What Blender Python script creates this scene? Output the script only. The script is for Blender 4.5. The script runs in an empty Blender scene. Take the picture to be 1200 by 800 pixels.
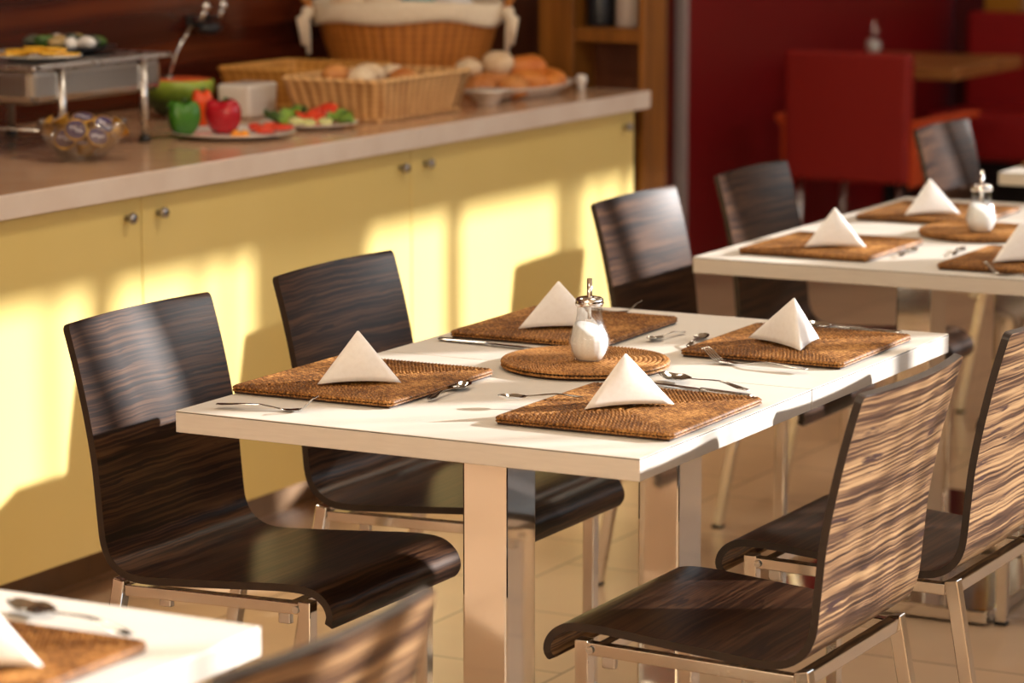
import bpy, bmesh, math, random
from mathutils import Vector, Matrix
random.seed(11)
sc = bpy.context.scene
COL = sc.collection
PI = math.pi

# ------------------------------------------------------------------ materials
MATS = {}
def nmat(name):
    m = bpy.data.materials.new(name); m.use_nodes = True
    nt = m.node_tree; nt.nodes.clear()
    o = nt.nodes.new('ShaderNodeOutputMaterial'); b = nt.nodes.new('ShaderNodeBsdfPrincipled')
    nt.links.new(b.outputs[0], o.inputs[0]); MATS[name] = m
    return m, nt, b, o
def N(nt, t, **kw):
    n = nt.nodes.new('ShaderNode' + t)
    for k, v in kw.items():
        if k.startswith('i_'): n.inputs[k[2:].replace('_', ' ')].default_value = v
        elif k.startswith('n') and k[1:].isdigit(): n.inputs[int(k[1:])].default_value = v
        else: setattr(n, k, v)
    return n
def L(nt, a, b): nt.links.new(a, b)
def rgb(r, g, b):
    f = lambda c: (c / 255 / 12.92) if c / 255 <= .04045 else ((c / 255 + .055) / 1.055) ** 2.4
    return (f(r), f(g), f(b), 1)
def ramp(nt, fac, stops):
    r = N(nt, 'ValToRGB'); e = r.color_ramp.elements
    e[0].position, e[0].color = stops[0]; e[1].position, e[1].color = stops[-1]
    for p, c in stops[1:-1]:
        x = e.new(p); x.color = c
    L(nt, fac, r.inputs[0]); return r.outputs[0]
def coords(nt, kind='Object', scale=(1, 1, 1), rnd=False):
    tc = N(nt, 'TexCoord'); mp = N(nt, 'Mapping'); mp.inputs['Scale'].default_value = scale
    L(nt, tc.outputs[kind], mp.inputs[0])
    if rnd:
        oi = N(nt, 'ObjectInfo'); c = N(nt, 'CombineXYZ'); mu = N(nt, 'Math', operation='MULTIPLY', n1=37.0)
        L(nt, oi.outputs['Random'], mu.inputs[0]); L(nt, mu.outputs[0], c.inputs[0]); L(nt, mu.outputs[0], c.inputs[1])
        L(nt, c.outputs[0], mp.inputs['Location'])
    return mp.outputs[0]
def bump(nt, b, h, strength=.2, dist=.002):
    n = N(nt, 'Bump'); n.inputs['Strength'].default_value = strength; n.inputs['Distance'].default_value = dist
    L(nt, h, n.inputs['Height']); L(nt, n.outputs[0], b.inputs['Normal'])
def simple(name, c1, c2=None, rough=.5, metal=0., nscale=20, bstr=0., bdist=.002, rnd=False, kind='Object', scale=(1,1,1), detail=3, **extra):
    m, nt, b, o = nmat(name)
    b.inputs['Roughness'].default_value = rough; b.inputs['Metallic'].default_value = metal
    for k, v in extra.items(): b.inputs[k.replace('_', ' ')].default_value = v
    n = N(nt, 'TexNoise'); n.inputs['Scale'].default_value = nscale; n.inputs['Detail'].default_value = detail
    L(nt, coords(nt, kind, scale, rnd), n.inputs['Vector'])
    c2 = c2 or c1
    L(nt, ramp(nt, n.outputs[0], [(.3, c1), (.7, c2)]), b.inputs['Base Color'])
    if bstr: bump(nt, b, n.outputs[0], bstr, bdist)
    return m

def veneer():
    m, nt, b, o = nmat('zebrano_veneer')
    uv = coords(nt, 'UV', (1, 1, 1), True)
    w = N(nt, 'TexNoise'); w.inputs['Scale'].default_value = 9; w.inputs['Detail'].default_value = 2
    mpw = N(nt, 'Mapping'); mpw.inputs['Scale'].default_value = (1.0, .7, 1); L(nt, uv, mpw.inputs[0]); L(nt, mpw.outputs[0], w.inputs['Vector'])
    sub = N(nt, 'VectorMath', operation='SUBTRACT'); sub.inputs[1].default_value = (.5, .5, .5); L(nt, w.outputs['Color'], sub.inputs[0])
    mul = N(nt, 'VectorMath', operation='MULTIPLY'); mul.inputs[1].default_value = (.0, .013, 0); L(nt, sub.outputs[0], mul.inputs[0])
    add = N(nt, 'VectorMath', operation='ADD'); L(nt, uv, add.inputs[0]); L(nt, mul.outputs[0], add.inputs[1])
    def layer(sx, sy, det, rough=.55):
        mp = N(nt, 'Mapping'); mp.inputs['Scale'].default_value = (sx, sy, 1); L(nt, add.outputs[0], mp.inputs[0])
        n = N(nt, 'TexNoise'); n.inputs['Scale'].default_value = 1; n.inputs['Detail'].default_value = det; n.inputs['Roughness'].default_value = rough
        L(nt, mp.outputs[0], n.inputs['Vector']); return n.outputs[0]
    a = layer(3, 190, 3, .5); c = layer(3, 60, 2); d = layer(8, 60, 3)
    s = N(nt, 'Math', operation='MULTIPLY_ADD', n1=.62); L(nt, a, s.inputs[0])
    s2 = N(nt, 'Math', operation='MULTIPLY', n1=.38); L(nt, c, s2.inputs[0]); L(nt, s2.outputs[0], s.inputs[2])
    col = ramp(nt, s.outputs[0], [(.39, rgb(50, 37, 33)), (.47, rgb(84, 62, 50)), (.53, rgb(134, 104, 76)), (.62, rgb(166, 134, 98))])
    bl = ramp(nt, d, [(.60, (0, 0, 0, 1)), (.67, (1, 1, 1, 1))])
    mx = N(nt, 'MixRGB'); L(nt, bl, mx.inputs[0]); L(nt, col, mx.inputs[1]); mx.inputs[2].default_value = rgb(62, 46, 46)
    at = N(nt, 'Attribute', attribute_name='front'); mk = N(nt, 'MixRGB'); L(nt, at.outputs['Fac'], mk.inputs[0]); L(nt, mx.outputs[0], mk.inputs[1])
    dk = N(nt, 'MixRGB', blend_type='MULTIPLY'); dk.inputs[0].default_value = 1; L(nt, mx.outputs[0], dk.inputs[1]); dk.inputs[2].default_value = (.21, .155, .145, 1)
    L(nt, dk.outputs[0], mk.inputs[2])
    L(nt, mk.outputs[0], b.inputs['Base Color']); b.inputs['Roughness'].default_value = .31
    b.inputs['Specular IOR Level'].default_value = .17
    bump(nt, b, a, .12, .001)
veneer()
simple('veneer_edge', rgb(38, 26, 20), rgb(48, 34, 24), .45, nscale=60)

def chrome(name, rough, col=(.82, .80, .77, 1), ns=14, bs=.03):
    m, nt, b, o = nmat(name); b.inputs['Metallic'].default_value = 1; b.inputs['Base Color'].default_value = col
    n = N(nt, 'TexNoise'); n.inputs['Scale'].default_value = ns; L(nt, coords(nt), n.inputs['Vector'])
    mr = N(nt, 'MapRange'); mr.inputs[3].default_value = rough * .6; mr.inputs[4].default_value = rough * 1.5; L(nt, n.outputs[0], mr.inputs[0]); L(nt, mr.outputs[0], b.inputs['Roughness'])
    bump(nt, b, n.outputs[0], bs, .004)
chrome('chrome', .10); chrome('cutlery_steel', .13, (.50, .48, .45, 1), 40, .02); chrome('brushed_steel', .28, (.66, .65, .64, 1), 30, .05)
chrome('pan_steel', .22, (.46, .44, .42, 1), 6, .05); chrome('polished_column', .07, (.84, .82, .78, 1), 5, .09)
simple('laminate_white', rgb(226, 219, 208), rgb(230, 223, 213), .38, nscale=8)
simple('laminate_dark_line', rgb(52, 44, 36), None, .5)
simple('edge_band', rgb(214, 206, 196), rgb(222, 214, 204), .34, nscale=3, metal=.1, scale=(6, 6, 60))
def rattan(name, ca, cb, cc):
    m, nt, b, o = nmat(name); v = coords(nt, 'UV', (1, 1, 1)); 
    n = N(nt, 'TexNoise'); n.inputs['Scale'].default_value = 260; n.inputs['Detail'].default_value = 2; L(nt, v, n.inputs['Vector'])
    n2 = N(nt, 'TexNoise'); n2.inputs['Scale'].default_value = 14; L(nt, coords(nt), n2.inputs['Vector'])
    a = N(nt, 'Math', operation='MULTIPLY_ADD', n1=.65); L(nt, n.outputs[0], a.inputs[0])
    a2 = N(nt, 'Math', operation='MULTIPLY', n1=.35); L(nt, n2.outputs[0], a2.inputs[0]); L(nt, a2.outputs[0], a.inputs[2])
    L(nt, ramp(nt, a.outputs[0], [(.36, ca), (.5, cb), (.64, cc)]), b.inputs['Base Color']); b.inputs['Roughness'].default_value = .5; b.inputs['Specular IOR Level'].default_value = .22
rattan('rattan', rgb(74, 44, 18), rgb(128, 82, 38), rgb(188, 136, 76))
rattan('rattan_round', rgb(104, 66, 32), rgb(156, 106, 56), rgb(200, 148, 90))
simple('rattan_core', rgb(46, 25, 12), rgb(60, 34, 15), .7, nscale=80)
m = simple('napkin_paper', rgb(240, 236, 232), rgb(246, 243, 240), .8, nscale=120, bstr=.15, bdist=.0008)
m.node_tree.nodes['Principled BSDF'].inputs['Subsurface Weight'].default_value = .15
m.node_tree.nodes['Principled BSDF'].inputs['Subsurface Radius'].default_value = (.01, .01, .01)
def glass(name, k1=.40):
    # thin clear glass: mostly lets light through, mirrors at grazing angles
    m, nt, b, o = nmat(name); nt.nodes.remove(b)
    t = N(nt, 'BsdfTransparent'); t.inputs[0].default_value = (.95, .96, .96, 1)
    g = N(nt, 'BsdfGlossy'); g.inputs['Roughness'].default_value = .04
    lw = N(nt, 'LayerWeight'); lw.inputs['Blend'].default_value = .35
    n = N(nt, 'TexNoise'); n.inputs['Scale'].default_value = 30; L(nt, coords(nt), n.inputs['Vector'])
    bp = N(nt, 'Bump'); bp.inputs['Strength'].default_value = .05; L(nt, n.outputs[0], bp.inputs['Height']); L(nt, bp.outputs[0], g.inputs['Normal'])
    mu = N(nt, 'Math', operation='MULTIPLY_ADD', n1=k1, n2=.03); L(nt, lw.outputs['Facing'], mu.inputs[0])
    x = N(nt, 'MixShader'); L(nt, mu.outputs[0], x.inputs[0]); L(nt, t.outputs[0], x.inputs[1]); L(nt, g.outputs[0], x.inputs[2]); L(nt, x.outputs[0], o.inputs[0])
glass('clear_glass'); glass('thick_glass', .75)
simple('sugar', rgb(240, 236, 230), rgb(250, 248, 244), .8, nscale=400, bstr=.3, bdist=.0006)
simple('yellow_laminate', rgb(231, 206, 130), rgb(235, 211, 138), .26, nscale=2, scale=(1, 1, .3))
simple('plinth_brown', rgb(140, 106, 72), rgb(128, 96, 64), .5)
simple('worktop_tan', rgb(200, 162, 130), rgb(192, 152, 120), .16, nscale=9); simple('worktop_stone', rgb(236, 222, 210), rgb(228, 210, 196), .15, nscale=9)
def wood(name, cs, rough, scale, axis_scale, dist=.35):
    m, nt, b, o = nmat(name)
    n0 = N(nt, 'TexNoise'); n0.inputs['Scale'].default_value = 1.3; n0.inputs['Detail'].default_value = 2
    v = coords(nt, 'Object', axis_scale)
    L(nt, v, n0.inputs['Vector'])
    ad = N(nt, 'VectorMath', operation='MULTIPLY_ADD'); ad.inputs[1].default_value = (dist,) * 3
    L(nt, n0.outputs['Color'], ad.inputs[0]); L(nt, v, ad.inputs[2])
    n = N(nt, 'TexNoise'); n.inputs['Scale'].default_value = scale; n.inputs['Detail'].default_value = 4; L(nt, ad.outputs[0], n.inputs['Vector'])
    L(nt, ramp(nt, n.outputs[0], [(.32, cs[0]), (.5, cs[1]), (.68, cs[2])]), b.inputs['Base Color']); b.inputs['Roughness'].default_value = rough
    return m
wood('wall_veneer', (rgb(46, 15, 9), rgb(72, 26, 14), rgb(104, 46, 22)), .22, 2.2, (1, .35, 7))
wood('shelf_wood', (rgb(112, 66, 18), rgb(132, 80, 24), rgb(150, 94, 34)), .4, 3, (8, 8, .6))
wood('shelf_back_wood', (rgb(74, 34, 12), rgb(88, 42, 16), rgb(98, 50, 20)), .5, 3, (6, 6, .6))
wood('table_wood', (rgb(140, 90, 44), rgb(162, 108, 56), rgb(178, 124, 70)), .3, 3, (1, 6, 6))
simple('red_wall_paint', rgb(128, 10, 18), rgb(134, 12, 20), .45, nscale=1.2)
simple('dark_red_paint', rgb(84, 6, 14), rgb(90, 8, 16), .5, nscale=2)
simple('red_upholstery', rgb(150, 22, 14), rgb(158, 26, 16), .6, nscale=60, bstr=.15)
simple('orange_upholstery', rgb(204, 72, 24), rgb(212, 80, 28), .6, nscale=60, bstr=.15)
simple('bench_leather', rgb(150, 18, 22), rgb(158, 22, 24), .45, nscale=30, bstr=.1)
chrome('dark_metal', .25, (.34, .32, .31, 1)); simple('black_plastic', rgb(18, 16, 16), None, .4)
simple('dark_slate', rgb(26, 28, 34), rgb(34, 36, 42), .35, nscale=20)
simple('plaster_cream', rgb(236, 222, 200), rgb(240, 226, 206), .8, nscale=4)
simple('plaster_pale', rgb(196, 160, 140), rgb(202, 168, 148), .8, nscale=3)
simple('ochre_wood', rgb(178, 118, 24), rgb(190, 130, 34), .5, nscale=6)
simple('aluminium_trim', rgb(206, 196, 196), None, .35, metal=.4)
def floor_mat():
    m, nt, b, o = nmat('floor_tile'); v = coords(nt, 'Object', (1, 1, 1))
    br = N(nt, 'TexBrick'); br.offset = .5; br.inputs['Scale'].default_value = 1; br.inputs['Mortar Size'].default_value = .0035
    br.inputs['Brick Width'].default_value = .42; br.inputs['Row Height'].default_value = .42; br.inputs['Mortar Smooth'].default_value = .2
    br.inputs['Color1'].default_value = rgb(196, 164, 132); br.inputs['Color2'].default_value = rgb(202, 170, 138); br.inputs['Mortar'].default_value = rgb(128, 100, 74)
    rot = N(nt, 'Mapping'); rot.inputs['Location'].default_value = (-.13, -.41, 0); rot.inputs['Rotation'].default_value = (0, 0, PI / 2)
    L(nt, v, rot.inputs[0]); L(nt, rot.outputs[0], br.inputs['Vector'])
    n = N(nt, 'TexNoise'); n.inputs['Scale'].default_value = 7; L(nt, v, n.inputs['Vector'])
    mx = N(nt, 'MixRGB', blend_type='MULTIPLY'); mx.inputs[0].default_value = .5; L(nt, br.outputs[0], mx.inputs[1]); L(nt, ramp(nt, n.outputs[0], [(.3, (.86, .86, .86, 1)), (.7, (1, 1, 1, 1))]), mx.inputs[2])
    L(nt, mx.outputs[0], b.inputs['Base Color']); b.inputs['Roughness'].default_value = .34
    bump(nt, b, br.outputs['Fac'], -.2, .002)
floor_mat()
def wicker(name, ca, cb, su=70, sv=110):
    m, nt, b, o = nmat(name); v = coords(nt, 'UV', (1, 1, 1))
    w1 = N(nt, 'TexWave', wave_type='BANDS', bands_direction='X'); w1.inputs['Scale'].default_value = su / 6.28; w1.inputs['Distortion'].default_value = .6; w1.inputs['Detail Scale'].default_value = 3
    w2 = N(nt, 'TexWave', wave_type='BANDS', bands_direction='Y'); w2.inputs['Scale'].default_value = sv / 6.28; w2.inputs['Distortion'].default_value = 1.2
    L(nt, v, w1.inputs['Vector']); L(nt, v, w2.inputs['Vector'])
    mu = N(nt, 'Math', operation='MULTIPLY_ADD', n1=.6); L(nt, w1.outputs['Fac'], mu.inputs[0])
    m2 = N(nt, 'Math', operation='MULTIPLY', n1=.4); L(nt, w2.outputs['Fac'], m2.inputs[0]); L(nt, m2.outputs[0], mu.inputs[2])
    n = N(nt, 'TexNoise'); n.inputs['Scale'].default_value = 18; L(nt, v, n.inputs['Vector'])
    a = N(nt, 'Math', operation='MULTIPLY_ADD', n1=.55); L(nt, mu.outputs[0], a.inputs[0]); a3 = N(nt, 'Math', operation='MULTIPLY', n1=.45); L(nt, n.outputs[0], a3.inputs[0]); L(nt, a3.outputs[0], a.inputs[2])
    L(nt, ramp(nt, a.outputs[0], [(.2, ca), (.75, cb)]), b.inputs['Base Color']); b.inputs['Roughness'].default_value = .5
    bump(nt, b, mu.outputs[0], .8, .004)
wicker('wicker_honey', rgb(150, 84, 26), rgb(206, 132, 54))
wicker('wicker_pale', rgb(158, 100, 48), rgb(240, 194, 132), 62, 150)
wicker('wicker_mid', rgb(178, 118, 44), rgb(216, 158, 76))
simple('cloth_cream', rgb(232, 214, 188), rgb(240, 224, 200), .85, nscale=60, bstr=.2)
simple('porcelain', rgb(236, 228, 220), None, .15)
def organic(name, c1, c2, rough=.35, ns=9, **k): simple(name, c1, c2, rough, nscale=ns, rnd=True, **k)
organic('green_pepper', rgb(38, 92, 22), rgb(74, 134, 36), .22)
organic('red_pepper', rgb(160, 12, 30), rgb(192, 24, 40), .2)
organic('tomato_orange', rgb(232, 70, 18), rgb(240, 92, 26), .25)
organic('tomato_red', rgb(200, 40, 24), rgb(226, 84, 48), .3, 40)
organic('lettuce', rgb(48, 92, 26), rgb(146, 180, 62), .5, 30)
organic('herb_green', rgb(34, 66, 22), rgb(80, 112, 40), .5, 40)
organic('carrot', rgb(240, 140, 20), rgb(248, 170, 40), .45)
organic('cucumber_flesh', rgb(206, 206, 130), rgb(226, 220, 160), .4)
organic('melon_flesh', rgb(226, 86, 44), rgb(236, 110, 62), .35, 30)
def rind():
    m, nt, b, o = nmat('melon_rind'); tc = N(nt, 'TexCoord'); g = N(nt, 'TexNoise'); g.inputs['Scale'].default_value = 22; L(nt, tc.outputs['Object'], g.inputs['Vector'])
    sx = N(nt, 'SeparateXYZ'); L(nt, tc.outputs['Object'], sx.inputs[0])
    ad = N(nt, 'Math', operation='MULTIPLY_ADD', n1=.02); L(nt, g.outputs[0], ad.inputs[0]); L(nt, sx.outputs['Z'], ad.inputs[2])
    L(nt, ramp(nt, ad.outputs[0], [(.055, rgb(40, 66, 16)), (.075, rgb(96, 128, 30)), (.105, rgb(160, 180, 66))]), b.inputs['Base Color']); b.inputs['Roughness'].default_value = .3
rind()
organic('bread_crust', rgb(182, 104, 44), rgb(216, 150, 84), .55, 14, bstr=.2)
organic('bread_pale', rgb(216, 180, 138), rgb(240, 220, 190), .65, 16, bstr=.2)
organic('croissant', rgb(196, 104, 34), rgb(228, 146, 66), .45, 18, bstr=.25)
organic('cheese_yellow', rgb(222, 166, 36), rgb(238, 190, 62), .45)
organic('pickle_dark', rgb(40, 50, 40), rgb(96, 100, 84), .3, 40)
organic('onion_white', rgb(210, 206, 206), rgb(236, 232, 230), .35, 20)
organic('fish_roll', rgb(150, 120, 70), rgb(196, 170, 120), .4, 30)
simple('gold_foil', rgb(196, 142, 42), rgb(232, 186, 88), .3, metal=.75, nscale=50, bstr=.3)
simple('purple_foil', rgb(66, 54, 92), rgb(80, 66, 104), .35, metal=.2, nscale=30)
simple('print_white', rgb(214, 206, 216), None, .5)
simple('teal_paper', rgb(60, 130, 140), rgb(110, 170, 175), .6, nscale=12)
simple('jar_pale', rgb(176, 160, 150), rgb(196, 180, 170), .35, nscale=8)
def curtain(name, col, trans):
    m, nt, b, o = nmat(name); nt.nodes.remove(b)
    d = N(nt, 'BsdfDiffuse'); d.inputs[0].default_value = col; t = N(nt, 'BsdfTranslucent'); t.inputs[0].default_value = col
    n = N(nt, 'TexNoise'); n.inputs['Scale'].default_value = 200; L(nt, coords(nt), n.inputs['Vector'])
    bp = N(nt, 'Bump'); bp.inputs['Strength'].default_value = .1; L(nt, n.outputs[0], bp.inputs['Height']); L(nt, bp.outputs[0], d.inputs['Normal'])
    x = N(nt, 'MixShader'); x.inputs[0].default_value = .4; L(nt, d.outputs[0], x.inputs[1]); L(nt, t.outputs[0], x.inputs[2])
    p = N(nt, 'BsdfTransparent'); y = N(nt, 'MixShader'); y.inputs[0].default_value = trans; L(nt, x.outputs[0], y.inputs[1]); L(nt, p.outputs[0], y.inputs[2]); L(nt, y.outputs[0], o.inputs[0])
curtain('curtain_fabric', (.72, .66, .56, 1), .06); curtain('curtain_sheer', (.8, .76, .68, 1), .5)

# ------------------------------------------------------------------ mesh helpers
class MB:
    """collects shapes, then links them as ONE mesh object"""
    def __init__(s): s.v, s.f, s.mi, s.uv, s.sm, s.at = [], [], [], [], [], []
    def add(s, vs, fs, mi=0, uvs=None, smooth=False, at=None):
        o = len(s.v); s.v += [tuple(x) for x in vs]
        s.uv += list(uvs) if uvs else [(x[0] + x[1] * .37, x[2] + x[1] * .13) for x in vs]
        s.at += list(at) if at else [0.0] * len(vs)
        for f in fs: s.f.append(tuple(i + o for i in f)); s.mi.append(mi); s.sm.append(smooth)
        return s
    def box(s, lo, hi, bev=0.0, mi=0, seg=2, taper=None):
        bm = bmesh.new(); bmesh.ops.create_cube(bm, size=1)
        for v in bm.verts:
            z01 = v.co.z + .5; k = 1 if taper is None else (taper + (1 - taper) * z01)
            v.co = Vector((((lo[0] + hi[0]) / 2 + v.co.x * (hi[0] - lo[0]) * k), ((lo[1] + hi[1]) / 2 + v.co.y * (hi[1] - lo[1]) * k), (lo[2] + hi[2]) / 2 + v.co.z * (hi[2] - lo[2])))
        if bev: bmesh.ops.bevel(bm, geom=list(bm.edges), offset=bev, segments=seg, affect='EDGES', profile=.5)
        return s.frombm(bm, mi, smooth=False)
    def frombm(s, bm, mi=0, mat=None, smooth=False):
        if mat: bmesh.ops.transform(bm, matrix=mat, verts=list(bm.verts))
        bm.verts.index_update(); vs = [v.co[:] for v in bm.verts]; fs = [[v.index for v in f.verts] for f in bm.faces]; bm.free()
        return s.add(vs, fs, mi, smooth=smooth)
    def grid(s, rows, mi=0, closeu=False, closev=False, uvs=None, smooth=True, at=None):
        nr, nc = len(rows), len(rows[0]); vs = [p for r in rows for p in r]; fs = []
        for i in range(nr - (0 if closev else 1)):
            for j in range(nc - (0 if closeu else 1)):
                a, b = i * nc + j, i * nc + (j + 1) % nc; c, d = ((i + 1) % nr) * nc + (j + 1) % nc, ((i + 1) % nr) * nc + j
                fs.append((a, b, c, d))
        return s.add(vs, fs, mi, [q for r in uvs for q in r] if uvs else None, smooth, at)
    def lathe(s, prof, n=32, c=(0, 0, 0), mi=0, flute=None, sx=1, sy=1):
        rows, uvs, acc = [], [], 0
        for k, (r, z) in enumerate(prof):
            if k: acc += math.hypot(r - prof[k - 1][0], z - prof[k - 1][1])
            row, u = [], []
            for j in range(n):
                a = 2 * PI * j / n; rr = r
                if flute: rr = r * (1 + flute[1](z) * (abs(math.cos(flute[0] * a / 2)) - .6))
                row.append((c[0] + rr * math.cos(a) * sx, c[1] + rr * math.sin(a) * sy, c[2] + z)); u.append((a * .2, acc))
            rows.append(row); uvs.append(u)
        return s.grid(rows, mi, closeu=True, uvs=uvs)
    def tube(s, pts, r, n=8, mi=0, square=False, cap=True, rb=None):
        pts = [Vector(p) for p in pts]; rows = []; up0 = None
        for i, p in enumerate(pts):
            t = (pts[min(i + 1, len(pts) - 1)] - pts[max(i - 1, 0)]).normalized()
            up = Vector((0, 0, 1)) if abs(t.z) < .95 else Vector((1, 0, 0))
            if up0 is not None: up = up0
            x = t.cross(up).normalized(); y = x.cross(t).normalized(); up0 = y
            rr = r[i] if isinstance(r, (list, tuple)) else r
            if square:
                ry = rb or rr; off = [(-rr, -ry), (rr, -ry), (rr, ry), (-rr, ry)]
                rows.append([p + x * a + y * b for a, b in off])
            else: rows.append([p + x * (rr * math.cos(2 * PI * j / n)) + y * (rr * math.sin(2 * PI * j / n)) for j in range(n)])
        base = len(s.v); s.grid(rows, mi, closeu=True, smooth=not square); nc = len(rows[0])
        if cap:
            s.f.append(tuple(base + j for j in range(nc))[::-1]); s.mi.append(mi); s.sm.append(False)
            s.f.append(tuple(base + (len(rows) - 1) * nc + j for j in range(nc))); s.mi.append(mi); s.sm.append(False)
        return s
    def ball(s, c, r, mi=0, n=12, noise=0.0, seed=0):
        rnd = random.Random(seed); ph = [rnd.uniform(0, 6.28) for _ in range(4)]
        if not isinstance(r, (tuple, list)): r = (r, r, r)
        rows = []
        for i in range(n + 1):
            th = PI * i / n; row = []
            for j in range(2 * n):
                a = PI * j / n; k = 1 + noise * (math.sin(2 * a + ph[0]) * math.sin(th) + .6 * math.sin(3 * th + ph[1]) + .5 * math.sin(5 * a + ph[2]) * math.sin(th))
                row.append((c[0] + r[0] * k * math.sin(th) * math.cos(a), c[1] + r[1] * k * math.sin(th) * math.sin(a), c[2] - r[2] * k * math.cos(th)))
            rows.append(row)
        return s.grid(rows, mi, closeu=True)
    def xf(s, M):
        s.v = [tuple(M @ Vector(p)) for p in s.v]; return s
    def build(s, name, mats, parent=None, loc=(0, 0, 0), rz=0, bevel=0, solid=0):
        me = bpy.data.meshes.new(name); me.from_pydata(s.v, [], s.f)
        for m in (mats if isinstance(mats, (list, tuple)) else [mats]): me.materials.append(MATS[m])
        me.polygons.foreach_set('material_index', s.mi); me.polygons.foreach_set('use_smooth', s.sm)
        uvl = me.uv_layers.new(name='UVMap'); vi = [0] * len(me.loops); me.loops.foreach_get('vertex_index', vi)
        fl = [];  [fl.extend(s.uv[i]) for i in vi]; uvl.data.foreach_set('uv', fl)
        if any(s.at):
            a = me.attributes.new('front', 'FLOAT', 'POINT'); a.data.foreach_set('value', s.at)
        me.validate(); me.update()
        bm = bmesh.new(); bm.from_mesh(me); bmesh.ops.recalc_face_normals(bm, faces=list(bm.faces)); bm.to_mesh(me); bm.free()
        o = bpy.data.objects.new(name, me); COL.objects.link(o); o.location = loc; o.rotation_euler = (0, 0, rz)
        if parent: o.parent = parent
        if bevel:
            b = o.modifiers.new('bevel', 'BEVEL'); b.width = bevel; b.segments = 2; b.limit_method = 'ANGLE'
        if solid:
            b = o.modifiers.new('solid', 'SOLIDIFY'); b.thickness = solid; b.offset = 0
        return o
def tag(o, label, cat, group=None, kind=None):
    o['label'] = label; o['category'] = cat
    if group: o['group'] = group
    if kind: o['kind'] = kind
    return o
def thing(name, label, cat, loc=(0, 0, 0), rz=0, group=None):
    o = bpy.data.objects.new(name, None); o.empty_display_size = .05; COL.objects.link(o); o.location = loc; o.rotation_euler = (0, 0, rz)
    return tag(o, label, cat, group)
def dup(src, label, loc=None, rz=None, group=None):
    r = src.copy(); COL.objects.link(r)
    if loc is not None: r.location = loc
    if rz is not None: r.rotation_euler = (0, 0, rz)
    r['label'] = label
    if group: r['group'] = group
    def rec(a, b):
        for ch in list(a.children):
            c = ch.copy(); COL.objects.link(c); c.parent = b; rec(ch, c)
    rec(src, r); return r
def struct(o): o['kind'] = 'structure'; return o

# ------------------------------------------------------------------ the room
XW = 3.3          # window wall
def sbox(name, lo, hi, mat, bev=0): return struct(MB().box(lo, hi, bev).build(name, mat))
sbox('floor', (-4.2, -6.2, -.1), (3.6, 11, 0), 'floor_tile')
sbox('ceiling', (-4.2, -6.2, 3.0), (3.6, 11, 3.1), 'plaster_cream')
sbox('wall_left', (-2.155, -6.0, 0), (-2.05, 4.55, 3.0), 'wall_veneer')
sbox('wall_front', (-4.2, -6.2, 0), (3.6, -6.0, 3.0), 'plaster_cream')
sbox('wall_corridor', (-4.2, 4.4, 0), (-2.16, 4.55, 3.0), 'dark_red_paint')
sbox('wall_red', (-4.0, 6.7, 0), (-2.25, 9.8, 3.0), 'red_wall_paint')
sbox('wall_far', (-4.2, 4.56, 0), (-4.05, 9.8, 3.0), 'dark_red_paint')
sbox('wall_back', (-2.24, 9.8, 0), (3.6, 9.95, 3.0), 'plaster_pale')
sbox('trim_1', (-2.262, 6.672, 0), (-2.222, 6.712, 3.0), 'aluminium_trim', .003)
sbox('trim_2', (-2.09, 9.70, .0), (-1.93, 9.795, 3.0), 'ochre_wood', .003)
sbox('trim_3', (-2.245, 9.72, .0), (-2.10, 9.795, 3.0), 'dark_red_paint', .003)
HEAD, SILL = 2.534, 1.38
w = MB()
w.box((XW, -6, 0), (XW + .2, 9.8, SILL)); w.box((XW, -6, HEAD), (XW + .2, 9.8, 3.0))
w.box((XW, -6, SILL), (XW + .2, -.9, HEAD)); w.box((XW, 9.3, SILL), (XW + .2, 9.8, HEAD)); w.box((XW, 3.45, SILL - .001), (XW + .2, 9.31, 1.64))  # last box: raised sill step added to keep sun bands off the floor
struct(w.build('wall_right', 'plaster_cream'))
# window frame with slim posts
w = MB(); w.box((XW + .08, -.9, SILL), (XW + .14, 9.3, SILL + .025)); w.box((XW + .08, -.9, HEAD - .02), (XW + .14, 9.3, HEAD))
struct(w.build('window_1', 'aluminium_trim'))
# curtains on the window: gathered panels leave gaps where the low sun comes in (y along the wall)
def drape(y0, y1, z0=.05, x=3.2):
    n = max(5, int((y1 - y0) / .012)); rows = []
    for z in (z0, max(z0, SILL) + .02, 1.9, 2.6):
        rows.append([(x + .022 * math.sin((y0 + (y1 - y0) * j / n) * 70), y0 + (y1 - y0) * j / n, z) for j in range(n + 1)])
    return MB().grid(rows)
K = 3.684
FULL = [(-.9, .38), (.47, .52), (.60, .66), (3.06, 3.12), (3.205, 3.225), (3.285, 4.56), (K + 1.315, K + 1.42), (K + 1.845, K + 1.865), (K + 1.98, K + 2.48),
        (K + 2.895, K + 2.98), (K + 3.49, K + 3.585), (K + 3.615, K + 3.645), (K + 3.895, K + 3.925), (K + 4.06, 9.3)]  # some curtain panels widened to keep a chair and the shelf side unlit
HALF = [(.80, .86), (1.5, 1.53), (1.98, 2.0), (2.07, 2.10), (2.17, 2.19), (2.26, 2.30), (2.36, 2.375), (2.44, 2.455), (2.53, 2.545), (K + 1.18, K + 1.22), (K + 1.73, K + 1.765), (K + 2.60, K + 2.625), (K + 3.30, K + 3.315), (K + 3.40, K + 3.415), (K + 3.72, K + 3.74), (K + 3.8, K + 3.815)]
cur = MB()
for a, b in FULL:
    d = drape(a, b); cur.add(d.v, d.f, 0, smooth=True)
d = drape(2.66, 2.92, 1.82); cur.add(d.v, d.f, 0, smooth=True)   # shorter unseen panel added to shade the left of the near table
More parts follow.
